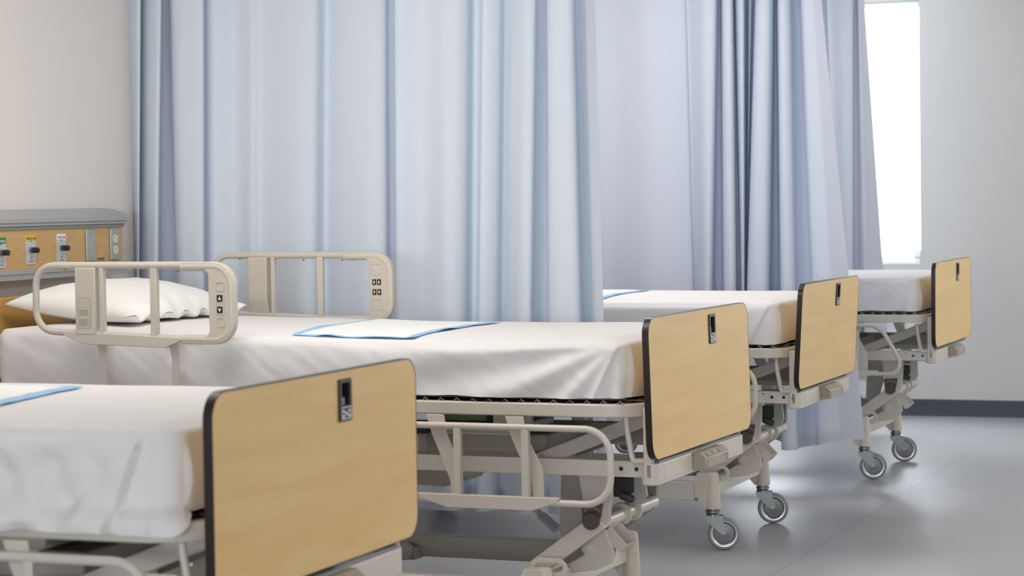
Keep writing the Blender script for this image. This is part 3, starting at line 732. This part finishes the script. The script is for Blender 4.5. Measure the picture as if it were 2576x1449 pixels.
# turned-in seam along the near edge of the case
# ------------------------------------------------------------------ curtains
def lerp_map(tab, x):
    if x <= tab[0][0]: return x+tab[0][1]-tab[0][0]
    for (a, b), (c, d) in zip(tab, tab[1:]):
        if x <= c: return b+(d-b)*(x-a)/(c-a)
    return x+tab[-1][1]-tab[-1][0]
def catmull(P, n):
    out = []
    for i in range(len(P)-1):
        p0, p1, p2, p3 = P[max(i-1, 0)], P[i], P[i+1], P[min(i+2, len(P)-1)]
        for k in range(n):
            t = k/n; t2, t3 = t*t, t*t*t
            out.append(tuple(.5*((2*b)+(-a+c)*t+(2*a-5*b+4*c-d)*t2+(-a+3*b-3*c+d)*t3) for a, b, c, d in zip(p0, p1, p2, p3)))
    out.append(P[-1]); return out
def curtain(name, pts, yb, ztp, zmid, ztop_, zbot, mat, label, hemw=.035, bot_h=.05, seed=1, dsc=1.0):
    """pts: (x at height ztp, x at height zmid, depth) along the cloth"""
    prof = catmull([(a*(1+c/yb), b*(1+c/yb), c, k) for k, (a, b, c) in enumerate(pts)], 7)
    n = len(prof); NR = 30
    cum = [0]
    for p, q in zip(prof, prof[1:]): cum.append(cum[-1]+math.hypot(q[0]-p[0], q[2]-p[2]))
    def P(i, z, off=0):
        a, b, d, _ = prof[i]; t = (ztp-z)/(ztp-zmid); t2 = max(t, 0)
        x = a+(b-a)*t; y = yb+dsc*d*(.85+.15*t2)+.006*nz(a*3, z*1.3, seed)*t2
        j, k = max(i-1, 0), min(i+1, n-1); tx, ty = prof[k][0]-prof[j][0], prof[k][2]-prof[j][2]; L = math.hypot(tx, ty) or 1
        return (x+ty/L*off, y-tx/L*off, z)
    zb = (lambda i: zbot(prof[i]))
    rows = []
    for r in range(NR+1):
        f = r/NR; rows.append([P(i, ztop_+(zb(i)-ztop_)*f) for i in range(n)])
    mb = MB().grid(rows); o = mb.build(name, mat, smooth=80)
    def uvs(o, rows_n, cols, U):
        uv = o.data.uv_layers.new(name='UVMap'); vs = o.data.vertices
        for lp in o.data.loops: uv.data[lp.index].uv = (U[lp.vertex_index % cols], vs[lp.vertex_index].co.z)
    uvs(o, NR+1, n, cum)
    tag(o, label, 'curtain', 'pale blue privacy curtains')
    # sewn hems: bottom and free edge
    rows = [[P(i, zb(i)+bot_h*(1-f)-.001*f, .0025) for i in range(n)] for f in (0, .33, .66, 1)]
    h = MB().grid(rows).build('bottom_hem', 'hem', o, smooth=80)
    k0 = max(i for i in range(n) if cum[-1]-cum[i] >= hemw) if hemw else None
    if hemw:
        rows = [[P(i, ztop_+(zb(i)-ztop_)*r/NR, .0022) for i in range(k0, n)] for r in range(NR+1)]
        MB().grid(rows).build('side_hem', 'hem', o, smooth=80)
    return o
A = list(zip(
    [-4.39, -4.359, -4.335, -4.341, -4.295, -4.25, -4.24, -4.206, -4.201, -4.136, -4.075, -4.068, -4.029, -3.938, -3.873, -3.821, -3.696, -3.616, -3.566, -3.506, -3.412, -3.342, -3.328, -3.305, -3.297, -3.195, -3.104, -3.028, -2.998, -2.97, -2.967, -2.905, -2.879, -2.849, -2.812, -2.771, -2.766, -2.731, -2.725, -2.672, -2.633, -2.624, -2.594, -2.591, -2.558],
    [.03, -.035, -.03, .06, -.03, -.045, .12, .13, -.035, -.06, -.045, .045, 0, .045, 0, .02, -.05, -.035, .055, -.01, -.06, -.025, .055, .05, -.045, 0, -.06, -.02, .05, .035, -.055, -.015, .05, -.01, -.06, -.045, .05, .06, -.04, -.06, -.03, .06, .045, -.05, -.055]))
AM = [(-4.39, -4.375), (-4.341, -4.375), (-4.295, -4.33), (-4.25, -4.29), (-4.201, -4.20), (-4.068, -4.09), (-4.029, -4.05), (-3.566, -3.60), (-3.305, -3.32), (-2.967, -3.00), (-2.766, -2.80), (-2.725, -2.735), (-2.633, -2.62), (-2.594, -2.575), (-2.558, -2.537)]
ptsA = [(x, lerp_map(AM, x), d) for x, d in A]
curtain('privacy_curtain', ptsA, 7.40, 2.1, .93, ZC-.004, lambda p: .265+.05*max(0, p[2])/.05*.5, 'curtain', 'pale blue curtain hanging behind the bed with the pillow', seed=2)
k = (9.85)
BX = lambda px: -2.838+(px-1800)*.00184-((px-1800)**2)*1e-7
B = [(992, 992, .03), (1040, 1040, -.04), (1085, 1085, .03), (1150, 1150, -.04), (1210, 1210, .03), (1290, 1290, -.03), (1350, 1350, .015), (1400, 1400, 0), (1440, 1440, -.02), (1500, 1500, -.03), (1560, 1553, .012), (1640, 1643, -.03), (1720, 1737, .02), (1738, 1750, .05), (1775, 1775, -.045), (1806, 1794, -.03), (1811, 1800, .10), (1820, 1820, .10), (1823, 1825, -.05), (1846, 1853, -.05), (1850, 1857, .14), (1853, 1866, .14), (1857, 1867, -.0), (1876, 1876, -.02), (1883, 1880, .14), (1893, 1882, .02), (1905, 1884, .14), (1909, 1887, -.06), (1945, 1935, -.055), (1957, 1944, .16), (1961, 1966, .16), (1963, 1969, -.06), (1989, 2000, -.06), (1999, 2010, .04), (2016, 2040, .06), (2023, 2050, -.04), (2045, 2088, -.06), (2069, 2140, -.065)]
ptsB = [(BX(a), BX(b-6*(b > 0)), c) for a, b, c in B]
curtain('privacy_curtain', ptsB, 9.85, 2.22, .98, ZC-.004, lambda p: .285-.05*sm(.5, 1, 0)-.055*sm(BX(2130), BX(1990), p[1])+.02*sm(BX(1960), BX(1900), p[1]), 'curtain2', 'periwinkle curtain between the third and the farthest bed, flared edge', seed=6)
CX = lambda px: -3.005+(px-2100)*.00231
Cc = [(1960, 1985, .03), (2000, 2025, -.03), (2040, 2065, .08), (2068, 2088, .16), (2083, 2104, .16), (2086, 2108, -.05), (2118, 2130, -.025), (2148, 2148, -.02), (2154, 2152, .05), (2160, 2165, .04), (2164, 2180, -.03), (2170, 2200, -.025), (2178, 2224, -.02)]
ptsC = [(CX(a), CX(b-5), c) for a, b, c in Cc]
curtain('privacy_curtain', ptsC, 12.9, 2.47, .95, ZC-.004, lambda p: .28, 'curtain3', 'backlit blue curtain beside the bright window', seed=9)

# ------------------------------------------------------------------ wall panel with gas outlets
gp = empty('bedhead_supply_panel', (XL, 6.3, 0))
tag(gp, 'wood and aluminium supply panel with gas outlets on the left wall', 'medical panel')
Y0, Y1 = -1.55, .905   # local y, x from wall
def G(mb, n, m, par=gp, bev=0, **k): return mb.build(n, m, par, bev, **k)
G(MB().box(0, .094, Y0, Y1-.03, 1.11, 1.30), 'panel_body', 'alu')
topc = [(0, 1.345), (.02, 1.344), (.05, 1.340), (.08, 1.331), (.105, 1.319), (.112, 1.314), (.112, 1.300), (0, 1.300)]
G(MB().prism(topc, 1, Y0, Y1), 'top_cover', 'alu', smooth=50)
G(MB().box(.0, .106, Y0, Y1-.004, 1.294, 1.3005).box(0, .113, Y0, Y1, 1.2885, 1.295), 'accessory_rail', 'alu', bev=.001)
G(MB().box(0, .1065, Y0, Y1-.02, 1.277, 1.2885), 'upper_trim', 'alud', bev=.001)
G(MB().box(.094, .1005, Y0, Y1-.032, 1.142, 1.278), 'front_panel', 'panelwood')
G(MB().box(0, .101, Y1-.032, Y1-.024, 1.12, 1.28), 'end_cap', 'alu')
G(MB().box(0, .108, Y0, Y1, 1.127, 1.143).box(0, .104, Y0, Y1-.004, 1.118, 1.128).box(0, .113, Y0, Y1, 1.108, 1.119), 'lower_trim', 'alu', bev=.001)
FX = .1006
RT = (PI/2, 0, PI/2)
def outlet(yc, zt, band, txt, tcol, knob_z):
    pl = G(MB().prism(rrect(yc-.0285, yc+.0285, zt-.100, zt, .004, 4), 0, FX, FX+.003), 'gas_outlet', 'silverplate')
    G(MB().prism(rrect(yc-.0285, yc+.0285, zt-.0195, zt+.0005, .003, 3), 0, FX+.0028, FX+.0038), 'name_band', band, pl)
    text('lettering', txt, .0115 if len(txt) < 8 else .0098, tcol, pl, (FX+.0040, yc, zt-.0125), RT)
    G(MB().lathe([(.0105, 0), (.0105, .004), (.0085, .005), (.0085, .012)], (FX+.003, yc, knob_z), (1, 0, 0), 22), 'outlet_collar', 'chrome', pl)
    G(MB().lathe([(.0085, .009), (.0098, .010), (.0098, .019), (.0086, .020), (.0094, .021), (.0094, .029), (.007, .031)], (FX+.003, yc, knob_z), (1, 0, 0), 22), 'outlet_cap', 'dark', pl)
    mk = MB().box(FX+.003, FX+.0034, yc-.0025, yc+.0025, zt-.0235, zt-.0195).box(FX+.003, FX+.0034, yc-.0022, yc+.0022, zt-.083, zt-.077).box(FX+.003, FX+.0034, yc-.004, yc+.004, zt-.0735, zt-.0725)
    mk.lathe([(.0022, 0), (.0022, .0004)], (FX+.003, yc-.010, zt-.0905), (1, 0, 0), 10).box(FX+.003, FX+.0034, yc-.006, yc+.011, zt-.0915, zt-.0895)
    G(mk, 'outlet_marking', 'ink', pl)
outlet(.1015, 1.2525, 'green', 'OXYGEN', 'white', 1.203)
outlet(.279, 1.2585, 'yellow', 'MEDICAL AIR', 'ink', 1.207)
outlet(.468, 1.2585, 'white', 'VACUUM', 'ink', 1.2095)
for yc, duplex in ((.654, False), (.8155, True)):
    pl = G(MB().prism(rrect(yc-.0285, yc+.0285, 1.158, 1.2715, .004, 4), 0, FX, FX+.007), 'cover_plate', 'steelplate', bev=.003)
    scw = MB()
    for z in ((1.257, 1.168) if not duplex else (1.2145,)): scw.lathe([(.003, 0), (.002, .0015)], (FX+.007, yc, z), (1, 0, 0), 10)
    G(scw, 'plate_screw', 'chrome', pl)
    if duplex:
        for z in (1.2345, 1.195):
            rc = G(MB().prism(rrect(yc-.014, yc+.018, z-.0145, z+.0145, .011, 6), 0, FX+.006, FX+.0088), 'socket', 'ivory', pl)
            G(MB().box(FX+.0086, FX+.0091, yc-.006, yc-.0045, z+.001, z+.0075).box(FX+.0086, FX+.0091, yc+.003, yc+.0045, z+.002, z+.0075).box(FX+.0086, FX+.0091, yc+.008, yc+.011, z-.0065, z-.003), 'socket_slot', 'ink', pl)
tg = MB().box(FX, FX+.0012, .704, .75, 1.153, 1.168); tg.mat(1)
tg.box(FX+.0012, FX+.0014, .7055, .7485, 1.1545, 1.1645)
for k in range(6): tg.mat(0).box(FX+.0014, FX+.0016, .709+k*.0065, .713+k*.0065, 1.157, 1.163)
G(tg, 'asset_tag', ['ink', 'paper'])

# ------------------------------------------------------------------ light
def area(name, loc, sx, sy, power, col=(1, 1, 1), rot=(0, 0, 0)):
    l = bpy.data.lights.new(name, 'AREA'); l.shape = 'RECTANGLE'; l.size = sx; l.size_y = sy; l.energy = power; l.color = col
    o = bpy.data.objects.new(name, l); C.objects.link(o); o.location = loc; o.rotation_euler = rot
    return o
CEIL_FILL = [(-2.9, 5.5, .85), (-2.9, 8.5, .85), (-2.9, 11.5, .3), (-3.3, 4.4, .32), (-.6, -3, .3), (1.7, -3, .3), (1.7, 0, .15), (1.7, 3, .6), (1.7, 6, 1.7), (1.7, 9, .9), (1.7, 12, .15)]  # lamps added under the ceiling as fill, no fixtures in view
for x, y, e in CEIL_FILL: area('ceiling_fill', (x, y, ZC-.02), .6, 1.2, 28*e, (1, .945, .875))
p_ = area('window_portal', ((FX0+FX1)/2, YF+.14, (WZ0+WZ1)/2), FX1-FX0, WZ1-WZ0, 1, rot=(-PI/2, 0, 0)); p_.data.cycles.is_portal = True
for a, b in NW:
    p_ = area('window_portal', ((a+b)/2, YN-.14, (NZ0+NZ1)/2), b-a, NZ1-NZ0, 1, rot=(PI/2, 0, 0)); p_.data.cycles.is_portal = True
pt = area('window_portal', ((WX0+WX1)/2, YF+.14, (WZ0+WZ1)/2), WX1-WX0, WZ1-WZ0, 1, rot=(-PI/2, 0, 0)); pt.data.cycles.is_portal = True
wd = bpy.data.worlds.new('daylight'); sc.world = wd; wd.use_nodes = True
bg = wd.node_tree.nodes['Background']; bg.inputs[0].default_value = (.87, .94, 1, 1); bg.inputs[1].default_value = 17

# ------------------------------------------------------------------ camera
f, yaw, pit, rol, h = 5721.69, .3704, .0390, -.0149, 1.3548
fw_ = Vector((-sin(yaw)*cos(pit), cos(yaw)*cos(pit), -sin(pit))); rt = Vector((cos(yaw), sin(yaw), 0)); up = rt.cross(fw_)
r2 = rt*cos(rol)+up*sin(rol); u2 = -rt*sin(rol)+up*cos(rol)
cam = bpy.data.cameras.new('camera'); co = bpy.data.objects.new('camera', cam); C.objects.link(co)
mw = Matrix.Identity(4)
for k in range(3): mw[k][0] = r2[k]; mw[k][1] = u2[k]; mw[k][2] = -fw_[k]
mw[0][3], mw[1][3], mw[2][3] = 0, 0, h
co.matrix_world = mw
cam.sensor_width = 36; cam.lens = 36*f/2576; cam.clip_start = .05; cam.clip_end = 100
cam.dof.use_dof = True; cam.dof.focus_distance = 7.6; cam.dof.aperture_fstop = 5.6
sc.camera = co
sc.view_settings.view_transform = 'Standard'; sc.view_settings.look = 'None'; sc.view_settings.exposure = .12; sc.view_settings.gamma = 1
sc.view_settings.use_curve_mapping = False
sc.cycles.use_denoising = True; sc.cycles.max_bounces = 10; sc.cycles.diffuse_bounces = 6; sc.cycles.caustics_reflective = False; sc.cycles.sample_clamp_indirect = 6
